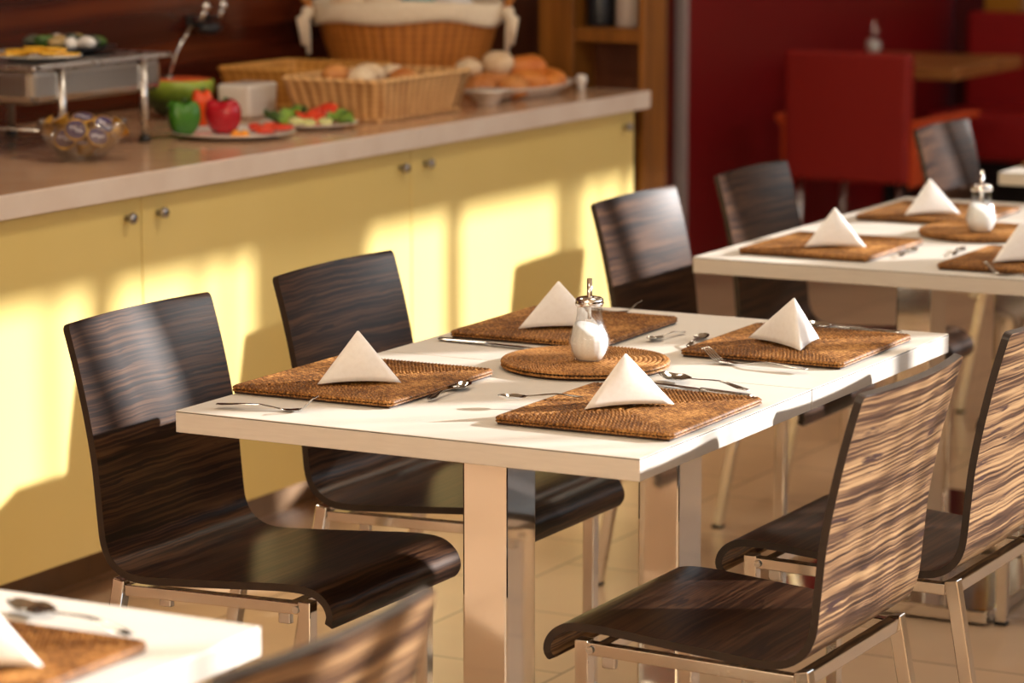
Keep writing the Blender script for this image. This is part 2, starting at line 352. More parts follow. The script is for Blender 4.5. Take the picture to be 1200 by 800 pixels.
for a, b in HALF:
    d = drape(a, b); cur.add(d.v, d.f, 1, smooth=True)
struct(cur.build('window_curtains', ['curtain_fabric', 'curtain_sheer']))

# ------------------------------------------------------------------ chairs
PROF = [(.207, .404), (.213, .420), (.208, .437), (.194, .451), (.172, .459), (.128, .460), (.06, .455), (-.014, .449), (-.085, .444), (-.145, .441), (-.178, .447), (-.203, .464), (-.217, .492),
        (-.222, .53), (-.226, .572), (-.231, .622), (-.241, .68), (-.254, .74), (-.268, .795), (-.284, .850)]
def crom(P, k):
    out = []; n = len(P)
    for i in range(n - 1):
        p0, p1, p2, p3 = Vector(P[max(i - 1, 0)]), Vector(P[i]), Vector(P[i + 1]), Vector(P[min(i + 2, n - 1)])
        for s in range(k):
            t = s / k; out.append(.5 * ((2 * p1) + (-p0 + p2) * t + (2 * p0 - 5 * p1 + 4 * p2 - p3) * t * t + (-p0 + 3 * p1 - 3 * p2 + p3) * t ** 3))
    out.append(Vector(P[-1])); return out
def make_chair(label, group):
    t = thing('dining_chair', label, 'chair', group=group)
    C = crom(PROF, 3)
    for k in (1, -1):   # extra rows at both ends for the rounded corners
        a, b = (C[0], C[1]) if k == 1 else (C[-1], C[-2]); ex = [a.lerp(b, .08), a.lerp(b, .2), a.lerp(b, .4), a.lerp(b, .7)]
        C = [C[0]] + ex + C[1:] if k == 1 else C[:-1] + ex[::-1] + [C[-1]]
    n = len(C); acc = [0]
    for i in range(1, n): acc.append(acc[-1] + (C[i] - C[i - 1]).length)
    T = acc[-1]; TH = .0125; HW = .207; rc = .011; W = 17
    nrm = []
    for i in range(n):
        d = (C[min(i + 1, n - 1)] - C[max(i - 1, 0)]).normalized(); nrm.append(Vector((d.y, -d.x)))   # seat-up / back-front is the right side
    top, bot, ut, ub = [], [], [], []
    for i in range(n):
        e = min(acc[i], T - acc[i]); hw = HW
        if e < rc: hw = HW - (rc - math.sqrt(max(rc * rc - (rc - e) ** 2, 0)))
        z = C[i].y; sag = .017 * max(0, min(1, (z - .50) / .33)) ** 1.1
        r1, r2, a, b = [], [], [], []
        for j in range(W):
            s = -1 + 2 * j / (W - 1); y = s * hw; dx = -sag * (1 - s * s)
            p = C[i] + nrm[i] * TH / 2; q = C[i] - nrm[i] * TH / 2
            r1.append((p.x + dx, y, p.y)); r2.append((q.x + dx, y, q.y)); a.append((y, acc[i])); b.append((y + 3, acc[i] + 2))
        top.append(r1); bot.append(r2); ut.append(a); ub.append(b)
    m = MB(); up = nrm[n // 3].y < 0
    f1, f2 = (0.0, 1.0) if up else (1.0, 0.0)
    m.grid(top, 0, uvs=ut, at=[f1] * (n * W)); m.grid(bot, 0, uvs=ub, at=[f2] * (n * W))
    loop = lambda G: [G[i][0] for i in range(n)] + [G[n - 1][j] for j in range(1, W)] + [G[i][W - 1] for i in range(n - 2, -1, -1)] + [G[0][j] for j in range(W - 2, 0, -1)]
    m.grid([loop(top), loop(bot)], 1, closeu=True, smooth=False)
    m.build('seat_shell', ['zebrano_veneer', 'veneer_edge'], t)
    zr = .4325; h = .0095
    for s in (-1, 1):
        y = s * .186
        r = MB().tube([(.150, y, zr - h + .002), (-.185, y, zr - h - .006)], h, square=True).build('side_rail', 'chrome', t, bevel=.0015)
        for x in (.118, -.11):
            MB().box((x - .011, y - s * .002 - .006, zr - .036), (x + .011, y - s * .002 + .006, zr - .0175), .002).build('clip', 'brushed_steel', r)
        lg = MB().tube([(.160, y, .438), (.158, y, .008)], .0115, square=True).build('leg', 'chrome', t, bevel=.002)
        MB().box((.146, y - .0125, 0), (.171, y + .0125, .009), .002).build('foot_cap', 'black_plastic', lg)
        MB().tube([(.145, y * 1.065, .424), (.145, y * 1.075, .424)], .006).build('screw', 'brushed_steel', lg)
        lg = MB().tube([(-.196, y, .434), (-.274, y + s * .006, .008)], .0115, square=True).build('leg', 'chrome', t, bevel=.002)
        MB().box((-.2875, y + s * .006 - .0125, 0), (-.2625, y + s * .006 + .0125, .009), .002).build('foot_cap', 'black_plastic', lg)
    MB().tube([(-.196, -.188, .421), (-.196, .188, .421)], .0105, square=True).build('crossbar', 'chrome', t, bevel=.0015)
    MB().tube([(.132, -.18, .424), (.132, .18, .424)], .009, square=True).build('crossbar', 'chrome', t, bevel=.0015)
    return t
CG = 'dark veneer dining chairs'
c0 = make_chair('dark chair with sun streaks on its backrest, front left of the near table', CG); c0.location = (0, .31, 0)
dup(c0, 'dark veneer chair in shade behind the cone napkin, second along the yellow cabinet', (0, .94, 0), 0)
dup(c0, 'dark veneer chair with sunlit backrest standing before the last yellow cabinet door', (0, 2.22, 0), 0)
dup(c0, 'dark veneer chair at the far left of the second table, before the red wall', (0, 2.87, 0), 0)
dup(c0, 'farthest dark veneer chair, its glossy backrest in front of the red armchair', (0, 4.19, 0), 0)
dup(c0, 'chair in the right foreground with sunlit zebra-striped back, seat facing left', (.81, .31, 0), PI)
dup(c0, 'zebra-striped chair cut by the right frame edge, behind the right foreground chair', (.81, .94, 0), PI)
dup(c0, 'blurred striped chair back at the bottom edge, beside the bottom left table', (.83, -1.36, 0), PI)
dup(c0, 'chair mostly out of frame at right, its chrome leg beside the second table foot', (.79, 2.30, 0), PI)

# ------------------------------------------------------------------ tables
def make_table(label, x, y):
    t = thing('dining_table', label, 'table', (x, y, 0), 0, 'white topped dining tables')
    MB().box((0, 0, .716), (.8, .639, .7475), .0012).build('edge_band', 'edge_band', t)
    MB().box((.0004, .0004, .7475), (.7996, .6386, .7487)).build('seam_line', 'laminate_dark_line', t)
    MB().box((0, 0, .7487), (.8, .639, .75), .0005).build('tabletop', 'laminate_white', t)
    cx, cy = .4, .32
    MB().box((cx - .04, cy - .052, .03), (cx + .04, cy + .048, .704), .004).build('column', 'polished_column', t)
    MB().box((cx - .17, cy - .17, .703), (cx + .17, cy + .17, .716), .002).build('mounting_plate', 'black_plastic', t)
    b = MB().box((cx - .25, cy - .25, .006), (cx + .25, cy + .25, .034), .004).build('base_plate', 'chrome', t)
    for sx in (-1, 1):
        for sy in (-1, 1): MB().lathe([(.0, 0), (.016, 0), (.016, .006), (0, .006)], 12, (cx + sx * .22, cy + sy * .22, 0)).build('glide', 'black_plastic', b)
    return t
TX = {1: (0, 0), 2: (-.04, 2.008), 3: (.035, -2.335), 5: (-.03, 3.95)}
t0 = make_table('near white dining table, front half with two settings, nearest the camera in full view', 0, 0)
G = 'white topped dining tables'
dup(t0, 'white dining table pushed against the far side of the near table', (0, .642, 0))
dup(t0, 'white dining table at right in the second row, front half', (-.04, 2.008, 0))
dup(t0, 'white dining table behind the second row table, under the far folded napkin', (-.04, 2.650, 0))
dup(t0, 'blurred white dining table corner in the bottom left foreground', (.035, -1.694, 0))
dup(t0, 'white table corner at the right edge beyond the second row, beside the farthest dark chair', (-.03, 3.95, 0))

# ------------------------------------------------------------------ placemats
def rope(m, path, z0, r0, closed=True, wrap=.0066, slant=1.0):
    """a rattan coil: rope along a path, its radius pinched at every wrap"""
    pts = [Vector(p) for p in path]; seg = [(pts[(i + 1) % len(pts)] - pts[i]).length for i in range(len(pts))]
    tot = sum(seg); nw = max(6, round(tot / wrap)); ns = nw * 3; rows, uvs = [], []; i = 0; a = 0
    for k in range(ns):
        d = tot * k / ns
        while d > a + seg[i] and i < len(pts) - 1: a += seg[i]; i += 1
        p = pts[i].lerp(pts[(i + 1) % len(pts)], (d - a) / seg[i] if seg[i] else 0); q = (pts[(i + 1) % len(pts)] - pts[i]).normalized(); nx = Vector((q.y, -q.x))
        row, u = [], []
        for j in range(6):
            ang = PI * j / 5; rr = r0 * (.56, 1.0, .93)[k % 3]
            c = p + nx * (math.cos(ang) * rr) + q * (slant * wrap * .35 * math.cos(ang))
            row.append((c.x, c.y, z0 + math.sin(ang) * rr * 1.0)); u.append((d + nw * .001, r0 * 30 + z0 * 7 + j * .0012))
        rows.append(row); uvs.append(u)
    m.grid(rows, 0, closev=True, uvs=uvs)
def rrect(hx, hy, r):
    out = []
    for cx, cy, a0 in ((hx - r, hy - r, 0), (-hx + r, hy - r, 90), (-hx + r, -hy + r, 180), (hx - r, -hy + r, 270)):
        for k in range(5):
            a = math.radians(a0 + 90 * k / 4); out.append((cx + r * math.cos(a), cy + r * math.sin(a)))
    return out
def make_mat(label, hx=.15, hy=.172):
    t = thing('placemat', label, 'placemat', group='rectangular woven placemats')
    m = MB(); P = .0080; k = 0
    rope(m, rrect(hx - .0035, hy - .0035, .010), .0042, .0036)
    rope(m, rrect(hx - .0040, hy - .0040, .010), .0085, .0042)
    while hx - .004 - k * P > .006:
        rope(m, rrect(hx - .006 - k * P, hy - .006 - k * P, max(.002, .009 - k * .0006)), .0088, .0052, slant=1 if k % 2 else .8); k += 1
    m.build('weave', 'rattan', t)
    MB().box((-hx + .006, -hy + .006, 0), (hx - .006, hy - .006, .0098)).build('core', 'rattan_core', t)
    return t
ZT = .7503
mg = 'rectangular woven placemats'
mt = make_mat('woven rattan placemat under the napkin at the front left of the near table'); mt.location = (.142, .335, ZT)
for lb, x, y, r in [('woven rattan placemat closest to the camera, front right of the near table', .640, .300, .0),
                    ('shaded woven rattan placemat behind the sugar shaker on the near table', .175, .990, .02),
                    ('woven rattan placemat at the back right of the near table, under the two-faced napkin', .625, .998, .01),
                    ('blurred rattan placemat on the second row table, front left', .175, 2.262, 0),
                    ('blurred rattan placemat at the far left of the second row table', .170, 2.945, .02),
                    ('blurred rattan placemat cut by the right frame edge on the second row table', .635, 2.235, 0),
                    ('out of focus rattan placemat on the bottom left foreground table', .640, -1.375, 0),
                    ('rattan placemat on the white table corner at the right edge, beyond the second row', .13, 4.27, 0)]:
    dup(mt, lb, (x, y, ZT), r)
def make_round(label):
    t = thing('round_trivet', label, 'trivet', group='round woven trivets'); m = MB(); R = .142
    circ = lambda r: [(r * math.cos(2 * PI * k / 60), r * math.sin(2 * PI * k / 60)) for k in range(60)]
    rope(m, circ(R - .0035), .0045, .0042); rope(m, circ(R - .004), .0105, .0050)
    r = R - .008
    while r > .006: rope(m, circ(r), .0104, .0054, slant=1.6); r -= .0082
    m.build('weave', 'rattan_round', t)
    MB().lathe([(0, 0), (R - .006, 0), (R - .006, .0115), (0, .0115)], 48).build('core', 'rattan_core', t)
    return t
rt = make_round('round rattan mat under the sugar shaker on the near table'); rt.location = (.383, .655, ZT)
dup(rt, 'round rattan mat under the shaker on the second row table', (.385, 2.64, ZT))

# ------------------------------------------------------------------ napkins
def napkin(label, A, B, Cc, apex, z=.7655, crease=False):
    """folded paper pyramid: A,B front base corners, Cc third base corner"""
    o = Vector(((A[0] + B[0] + Cc[0]) / 3, (A[1] + B[1] + Cc[1]) / 3, 0))
    a, b, c = [Vector((p[0] - o.x, p[1] - o.y, 0)) for p in (A, B, Cc)]; ap = Vector((apex[0] - o.x, apex[1] - o.y, apex[2]))
    cen = (a + b + c + ap) / 4; n = 10; m = MB()
    def face(p, q, arch, off=0.0, u1=1.0, bul=.004):
        nr = (q - p).cross(ap - p).normalized()
        if nr.dot((p + q + ap) / 3 - cen) < 0: nr = -nr
        rows = []
        for i in range(n + 1):
            v = i / n; row = []
            for j in range(n + 1):
                u = j / n * u1; base = p.lerp(q, u); base.z += arch * 4 * u * (1 - u); P = base.lerp(ap, v * .985)
                w = math.sin(PI * v) * math.sin(PI * u); P = P + nr * (bul * w + off * (1 - v * .6)); row.append(P)
            rows.append(row)
        m.grid(rows)
    face(a, b, .004); face(b, c, .003); face(c, a, .003)
    if crease: face(a, b, .004, .0009, .54, .005)
    ob = m.build('folded_napkin', 'napkin_paper', loc=(o.x, o.y, z), solid=.0009)
    return tag(ob, label, 'napkin', 'folded paper napkins')
def nap_std(label, A, B, h=.079, back=.07, lean=0.0, crease=False):
    A, B = Vector(A), Vector(B); c = (A + B) / 2; d = (B - A).normalized(); nb = Vector((-d.y, d.x))
    C3 = c + nb * back; ap = c + nb * (back * .30) + d * lean
    return napkin(label, A, B, C3, (ap.x, ap.y, h), crease=crease)
nap_std('white folded napkin standing on the front left placemat of the near table', (.118, .228), (.228, .305), .083)
nap_std('white folded napkin nearest the camera, on the front right placemat of the near table', (.593, .235), (.696, .338), .080)
nap_std('white folded napkin just behind the sugar shaker on the near table', (.135, .883), (.258, .965), .082)
napkin('white folded napkin showing two faces and a ridge, back right of the near table', (.539, .979), (.672, .897), (.650, 1.034), (.632, .962, .080))
nap_std('blurred white napkin on the front left placemat of the second row table', (.153, 2.16), (.27, 2.222), .083)
nap_std('blurred white napkin farthest back, on the second row table', (.139, 2.798), (.242, 2.89), .082)
nap_std('white napkin cut by the right frame edge on the second row table', (.591, 2.115), (.70, 2.19), .083)
nap_std('blurred white napkin in the bottom left corner of the photo', (.655, -1.435), (.755, -1.352), .080)

# ------------------------------------------------------------------ sugar shakers
def make_shaker(label):
    t = thing('sugar_shaker', label, 'sugar shaker', group='glass sugar shakers with steel spouts')
    fl = (14, lambda z: .035 * max(0, min(1, (.085 - z) / .03)) * min(1, z / .012))
    outer = [(.0, .001), (.022, .001), (.0255, .004), (.0305, .014), (.0338, .027), (.0340, .036), (.0315, .047), (.0265, .058), (.0228, .068), (.0212, .078), (.0208, .092), (.0215, .097)]
    MB().lathe(outer, 84, flute=fl).build('jar', 'clear_glass', t)
    ins = [(0, .003), (.021, .003), (.027, .013), (.0305, .024), (.0312, .034), (.0292, .045), (.0262, .054)]
    m = MB().lathe(ins + [(.02, .057), (0, .0605)], 84, flute=(14, lambda z: .02 * max(0, min(1, (.052 - z) / .01)) * min(1, z / .02)))
    m.v = [(x, y, z + (.010 * (-x * .9 + y * .2) / .026 if z > .05 else 0)) for x, y, z in m.v]
    m.build('sugar', 'sugar', t)
    lid = MB().lathe([(.0, .1085), (.012, .1082), (.0205, .1065), (.0232, .104), (.0236, .101), (.0236, .094), (.0228, .0925), (.0215, .0925)], 48).build('lid', 'chrome', t)
    MB().lathe([(.0236, .0985), (.0243, .0978), (.0243, .0962), (.0236, .0955)], 48).build('rim_bead', 'chrome', lid)
    MB().lathe([(.0052, .107), (.0047, .112), (.0045, .1385), (.0033, .1385), (.0033, .07)], 20).build('spout', 'chrome', t)
    return t
sh = make_shaker('glass sugar shaker with steel spout in the middle of the near table'); sh.location = (.398, .640, ZT + .0152)
dup(sh, 'blurred glass sugar shaker on the second row table at right', (.400, 2.585, ZT + .0152))
dup(sh, 'tiny blurred sugar shaker on the wooden table by the red wall', (-2.06, 8.22, .7505))

# ------------------------------------------------------------------ cutlery
def ribbon(xs, w, z, th=.0016, cup=None, ny=6, yc=None):
    m = MB(); top, bot = [], []
    for i, x in enumerate(xs):
        r1, r2 = [], []
        for j in range(ny + 1):
            s = -1 + 2 * j / ny; y = s * w[i] + (yc[i] if yc else 0); zz = z[i] + (cup[i] * s * s if cup else 0)
            e = 1 - abs(s) ** 4 * .7; r1.append((x, y, zz + th * .5 * e)); r2.append((x, y, zz - th * .5 * e))
        top.append(r1); bot.append(r2)
    m.grid(top); m.grid(bot)
    lp = lambda Gd: [r[0] for r in Gd] + Gd[-1][1:] + [r[-1] for r in Gd[-2::-1]] + Gd[0][-2:0:-1]
    m.grid([lp(top), lp(bot)], closeu=True); return m
def interp(x, P):
    for (a, b), (c, d) in zip(P, P[1:]):
        if x <= c: return b + (d - b) * (x - a) / (c - a)
    return P[-1][1]
def smooth(x, P):
    for (a, b), (c, d) in zip(P, P[1:]):
        if x <= c:
            t = (x - a) / (c - a); t = t * t * (3 - 2 * t); return b + (d - b) * t
    return P[-1][1]
def fork_mesh(Ln, tip=.024):
    k = Ln / .18; Z = [(0, .006), (.07, .0085), (.128, .0016), (.148, .003), (.18, tip / k)]; Wd = [(0, .006), (.015, .010), (.06, .0055), (.115, .0034), (.128, .009), (.140, .0115), (.148, .0115)]
    xs = [i * .148 / 34 for i in range(35)]
    m = ribbon([x * k for x in xs], [smooth(x, Wd) * k for x in xs], [smooth(x, Z) * k + .001 for x in xs], .0022)
    for q in (-1.5, -.5, .5, 1.5):
        xs = [.146 + i * .034 / 9 for i in range(10)]
        d = ribbon([x * k for x in xs], [(.0021 - .001 * i / 9) * k for i in range(10)], [smooth(x, Z) * k + .001 for x in xs], .0018, ny=2, yc=[q * .0062 * k] * 10)
        m.add(d.v, d.f, smooth=True)
    return m
def spoon_mesh(Ln, wide=.5):
    k = Ln / .15; Z = [(0, .003), (.05, .009), (.095, .0065), (.112, .0028), (.13, .0018), (.15, .0085)]
    def Wd(x):
        if x < .1: return smooth(x, [(0, .004), (.012, .0068), (.05, .0032), (.095, .0022), (.1, .0026)])
        t = (x - .1) / .05; return .0026 * (1 - t) * (1 - t) + .0145 * math.sqrt(max(0, math.sin(PI * min(1, t * .96 + .04) ** .85))) * (1 if t < .995 else .3)
    xs = [i * .15 / 50 for i in range(51)]
    return ribbon([x * k for x in xs], [max(.0006, Wd(x)) * k for x in xs], [smooth(x, Z) * k + .001 for x in xs], .0017, [(.006 * math.sin(PI * (x - .1) / .05) * k if x > .1 else .0006) for x in xs], 10)
def knife_mesh(Ln):
    k = Ln / .2; xs = [i * .1 / 20 for i in range(21)]
    m = ribbon([x * k for x in xs], [smooth(x, [(0, .006), (.01, .0088), (.08, .007), (.1, .0055)]) * k for x in xs], [.0035] * 21, .006)
    xs = [.098 + i * .102 / 24 for i in range(25)]
    d = ribbon([x * k for x in xs], [smooth(x, [(.098, .0055), (.12, .0085), (.18, .0085), (.2, .001)]) * k for x in xs], [.0035] * 25, .0016)
    return m.add(d.v, d.f, smooth=True)
def cut(kind, label, hnd, tip, z=ZT, Ln=None, tiltz=0):
    h, t = Vector(hnd), Vector(tip); d = t - h; Ln = Ln or d.length; h = t - d.normalized() * Ln
    m = {'fork': fork_mesh, 'teaspoon': spoon_mesh, 'tablespoon': spoon_mesh, 'table_knife': knife_mesh}[kind](Ln)
    o = m.build(kind, 'cutlery_steel', loc=(h.x, h.y, z), rz=math.atan2(d.y, d.x))
    if tiltz: o.rotation_euler = (0, tiltz, math.atan2(d.y, d.x))
    return tag(o, label, {'fork': 'fork', 'teaspoon': 'spoon', 'tablespoon': 'spoon', 'table_knife': 'knife'}[kind], 'cutlery beside the placemats')
cut('fork', 'steel fork on the near table front left corner, tines glinting in the sun', (.045, .048), (.205, .087))
cut('teaspoon', 'teaspoon at the right of the front left placemat, bowl away from camera', (.313, .245), (.302, .395))
cut('table_knife', 'table knife lying before the placemat behind the sugar shaker', (.030, .783), (.228, .769))
cut('fork', 'fork at the back edge of the near table with tines raised, behind the shaker setting', (.05, 1.185), (.212, 1.228))
cut('teaspoon', 'small spoon beside the right edge of the placemat behind the shaker', (.382, 1.055), (.366, .935))
cut('teaspoon', 'teaspoon at the left corner of the back right placemat', (.458, .905), (.432, 1.032))
cut('fork', 'fork in front of the back right placemat of the near table', (.737, .770), (.535, .800))
cut('tablespoon', 'tablespoon behind the two-faced napkin at the back right setting', (.725, 1.196), (.535, 1.222))
cut('table_knife', 'table knife lying behind the tablespoon at the back right setting', (.725, 1.235), (.525, 1.256))
cut('teaspoon', 'teaspoon whose bowl hangs off the left edge of the nearest placemat', (.548, .318), (.430, .258), ZT + .0135, tiltz=.02)
cut('tablespoon', 'large spoon behind the nearest napkin, bowl beside the round rattan mat', (.725, .556), (.542, .606))
cut('table_knife', 'table knife under the large spoon behind the nearest placemat', (.748, .515), (.553, .556))
cut('tablespoon', 'blurred spoon on the bottom left foreground table', (.740, -1.172), (.540, -1.128))
cut('teaspoon', 'blurred spoon beside the front left placemat of the second row table', (.356, 2.20), (.345, 2.32))
cut('teaspoon', 'blurred spoon left of the napkin cut by the right frame edge', (.450, 2.27), (.432, 2.38))
cut('fork', 'blurred fork in front of the placemat at the right frame edge, second row table', (.76, 2.035), (.60, 2.042))

# ------------------------------------------------------------------ buffet cabinets
CF = -1.135
def cabinet(label, y0, y1, knobs):
    t = thing('cabinet', label, 'cabinet', (0, y0, 0), 0, 'yellow buffet cabinets'); w_ = y1 - y0
    MB().box((-2.045, .001, .118), (CF - .02, w_ - .001, .872), .001).build('body', 'yellow_laminate', t)
    MB().box((-1.9, .001, 0), (CF - .165, w_ - .001, .118)).build('plinth', 'plinth_brown', t)
    d = MB().box((CF - .0195, .002, .119), (CF, w_ - .002, .868), .0015).build('door', 'yellow_laminate', t)
    for ky in knobs:
        k = MB().lathe([(.0, .026), (.009, .0255), (.0125, .022), (.0125, .016), (.007, .011), (.006, 0)], 20)
        k.xf(Matrix.Translation((CF, ky - y0, .828)) @ Matrix.Rotation(PI / 2, 4, 'Y')).build('knob', 'dark_metal', d)
    return t
cabinet('yellow cabinet at the left frame edge, behind the front chair', .37, 1.537, (.43, 1.478))
cabinet('middle yellow cabinet with a knob at each upper corner', 1.537, 2.705, (1.597, 2.649))
cabinet('last yellow cabinet, at the shelf unit end of the buffet', 2.705, 3.985, (2.773, 3.915))
def slab(label, y0, y1, end=False):
    t = thing('countertop', label, 'countertop', (-1.54, y0, .8735), 0, 'buffet countertops'); ln = y1 - y0; e = .012 if end else 0
    MB().box((-.505, 0, 0), (.421, ln - e, .05), .001).build('worktop', 'worktop_tan', t)
    m = MB().box((.4212, 0, 0), (.433, ln, .05), .002)
    if end: m.box((-.505, ln - .0119, 0), (.4211, ln, .05), .001)
    m.build('edge_band', 'worktop_stone', t)
    return t
slab('pale stone buffet countertop carrying the steel tray stand and vegetables', .37, 2.7045)
slab('pale stone buffet countertop carrying the bread baskets', 2.7055, 4.035, True)
ZC = .924

# steel tray stand at the left
t = thing('tray_stand', 'stainless steel serving stand on legs at the left end of the buffet', 'serving stand', (-1.7, 1.91, ZC))
hx, hy = .20, .262
m = MB().box((-hx + .006, -hy + .006, .115), (hx - .006, hy - .006, .2), .02, seg=3); m.build('pan', 'pan_steel', t)
m = MB()
for lo, hi in (((-hx - .01, -hy - .01, .196), (hx + .01, -hy + .015, .207)), ((-hx - .01, hy - .015, .196), (hx + .01, hy + .01, .207)), ((-hx - .01, -hy, .196), (-hx + .015, hy, .207)), ((hx - .015, -hy, .196), (hx + .01, hy, .207))): m.box(lo, hi, .002)
m.box((-hx, -hy, .2005), (hx, hy, .204)); m.build('rim', 'brushed_steel', t)
for sx in (-1, 1):
    for sy, yy in ((-1, -.150), (1, .172)):
        lg = MB().tube([(sx * .196, yy, .2), (sx * .196, yy, .006)], .0095, n=14).build('leg', 'brushed_steel', t)
        MB().lathe([(0, 0), (.015, 0), (.015, .008), (.009, .018)], 14, (sx * .196, yy, 0)).build('foot', 'black_plastic', lg)
MB().tube([(-.196, -.150, .05), (.196, -.150, .05)], .005).build('stretcher', 'brushed_steel', t)
ZS = ZC + .2075
def plate(name, label, c, r, z, mat='porcelain', sx=1, sy=1, rz=0, h=.016, group=None, cat='plate'):
    o = MB().lathe([(0, 0), (r * .62, 0), (r * .66, .002), (r * .98, h), (r, h + .001), (r * .985, h - .002), (r * .64, .0045), (0, .004)], 48, sx=sx, sy=sy).build(name, mat, loc=(c[0], c[1], z), rz=rz)
    return tag(o, label, cat, group)
plate('platter', 'platter of yellow cheese slices on top of the steel stand', (-1.60, 1.80), .105, ZS, 'porcelain', 1.0, .9, h=.012, cat='platter')
plate('platter', 'dark platter of appetisers on top of the steel stand', (-1.70, 2.05), .14, ZS, 'dark_slate', .75, 1.0, h=.012, cat='platter')
rnd = random.Random(3)
for k in range(10):
    a = k * 2.4; r = .022 + .0075 * k
    o = MB().box((-.03, -.022, 0), (.03, .022, .006), .0015).build('cheese_slice', 'cheese_yellow', loc=(-1.60 + r * math.cos(a) * .8, 1.80 + r * math.sin(a) * .75, ZS + .008 + .0016 * (10 - k)), rz=a)
    o.rotation_euler[0] = rnd.uniform(-.08, .08)
    tag(o, 'yellow cheese slice fanned out on the platter on the steel stand', 'cheese', 'cheese slices on the platter')
for k in range(14):
    a = k * 2.4; r = .018 + .0068 * k; mm = ('pickle_dark', 'onion_white', 'fish_roll', 'herb_green')[k % 4]
    o = MB().ball((0, 0, 0), (.026, .019, .015), n=8, noise=.1, seed=k).build('appetiser', mm, loc=(-1.70 + r * math.cos(a) * .7, 2.05 + r * math.sin(a), ZS + .020 + rnd.uniform(0, .010)), rz=a)
    tag(o, {'pickle_dark': 'dark rolled appetiser on the dark platter of the steel stand', 'onion_white': 'pale white appetiser on the dark platter of the steel stand', 'fish_roll': 'brown rolled appetiser on the dark platter of the steel stand', 'herb_green': 'green garnish appetiser on the dark platter of the steel stand'}[mm], 'appetiser', {'pickle_dark': 'dark appetisers', 'onion_white': 'pale appetisers', 'fish_roll': 'brown appetisers', 'herb_green': 'green appetisers'}[mm])

# glass bowl of creamer pots
bc = Vector((-1.388, 1.675, ZC))
b = MB().lathe([(0, .002), (.035, .002), (.055, .012), (.08, .036), (.096, .066), (.101, .088), (.099, .088), (.094, .066), (.078, .038), (.053, .015), (.034, .006), (0, .006)], 48).build('glass_bowl', 'thick_glass', loc=bc)
tag(b, 'clear glass bowl of gold portion pots at the buffet front edge', 'bowl')
def pot(label):
    t = thing('portion_pot', label, 'portion pot', group='gold portion pots in the glass bowl')
    MB().lathe([(0, 0), (.017, 0), (.018, .002), (.0225, .022), (.0255, .0235)], 24).build('cup', 'gold_foil', t)
    l = MB().lathe([(.0255, .0232), (.0262, .0245), (.0225, .0256)], 24).build('lid_rim', 'gold_foil', t)
    MB().lathe([(.0226, .0254), (0, .0262)], 24).build('lid', 'purple_foil', t)
    pm = MB()
    for q in range(4): pm.box((-.015 + q * .008, -.0045 + .003 * (q % 2), .0262), (-.0095 + q * .008, .0035 + .002 * (q % 2), .0268))
    pm.build('print', 'print_white', t); return t
pots = [(-.012, -.050, .038, (.95, .35, .3)), (.042, -.010, .040, (.9, .2, .9)), (-.045, .0, .045, (.5, -.9, .4)), (.0, .055, .04, (-.5, .3, 1)), (.03, .035, .062, (.6, .7, .3)), (-.03, -.03, .072, (.2, -.5, .2)), (0, .01, .010, (0, .1, 0)), (-.03, .045, .068, (.3, .2, .1)), (.055, .05, .058, (-.8, .6, 0)), (.02, -.055, .062, (1.0, .5, .4)), (-.062, -.03, .064, (.3, -.9, 0))]
p0 = None
for k, (x, y, z, e) in enumerate(pots):
    lb = 'gold portion pot with purple foil lid in the glass bowl'
    p = pot(lb) if p0 is None else dup(p0, lb); p0 = p0 or p
    p.location = bc + Vector((x * .92, y * .92, z)); p.rotation_euler = e

# vegetables plate
plate('plate', 'oval white plate of raw peppers beside the steel stand', (-1.385, 2.285), .15, ZC, group='white buffet plates', h=.014)
def pepper(name, label, c, r, h, mat, lobes=4, ph=0, cat='pepper'):
    t = thing(name, label, cat, c); prof = []; nz = 18; rows = []
    for i in range(nz + 1):
        v = i / nz; row = []
        base = (math.sin(PI * min(1, v * .93 + .035)) ** .30)
        for j in range(48):
            a = 2 * PI * j / 48; k = r * base * (1 + (.05 + .06 * v) * math.cos(lobes * a + ph)) * (.86 + .14 * v)
            dz = (.006 * math.cos(lobes * a + ph) * base if v > .75 else 0) - (.018 * max(0, 1 - base * 1.1) if v > .8 else 0)
            row.append((k * math.cos(a), k * math.sin(a), h * v + dz))
        rows.append(row)
    m = MB().grid(rows, closeu=True); m.build('flesh', mat, t)
    MB().tube([(0, 0, h * .86), (.001, .001, h * .93), (.005, .002, h * .99)], [.006, .004, .005], n=8).build('stem', 'herb_green', t)
    return t
pepper('pepper', 'green bell pepper on the white plate beside the steel stand', (-1.490, 2.225, ZC + .006), .046, .086, 'green_pepper')
pepper('pepper', 'dark red bell pepper on the white plate, right of the green pepper', (-1.428, 2.310, ZC + .006), .047, .086, 'red_pepper', 3, 1.0)
pepper('pepper', 'small orange pepper peeking out between green and red peppers', (-1.60, 2.47, ZC + .0), .030, .098, 'tomato_orange', 4, .5)
for k, (x, y) in enumerate([(-1.30, 2.29), (-1.325, 2.345), (-1.35, 2.395), (-1.285, 2.345), (-1.375, 2.36)]):
    o = MB().ball((0, 0, 0), (.026, .018, .009), n=8, noise=.1, seed=k).build('tomato_slice', 'tomato_red', loc=(x, y, ZC + .019 + .003 * (k % 2)), rz=k * 1.3)
    tag(o, 'red tomato slice at the right of the pepper plate', 'tomato slice', 'tomato slices on the pepper plate')
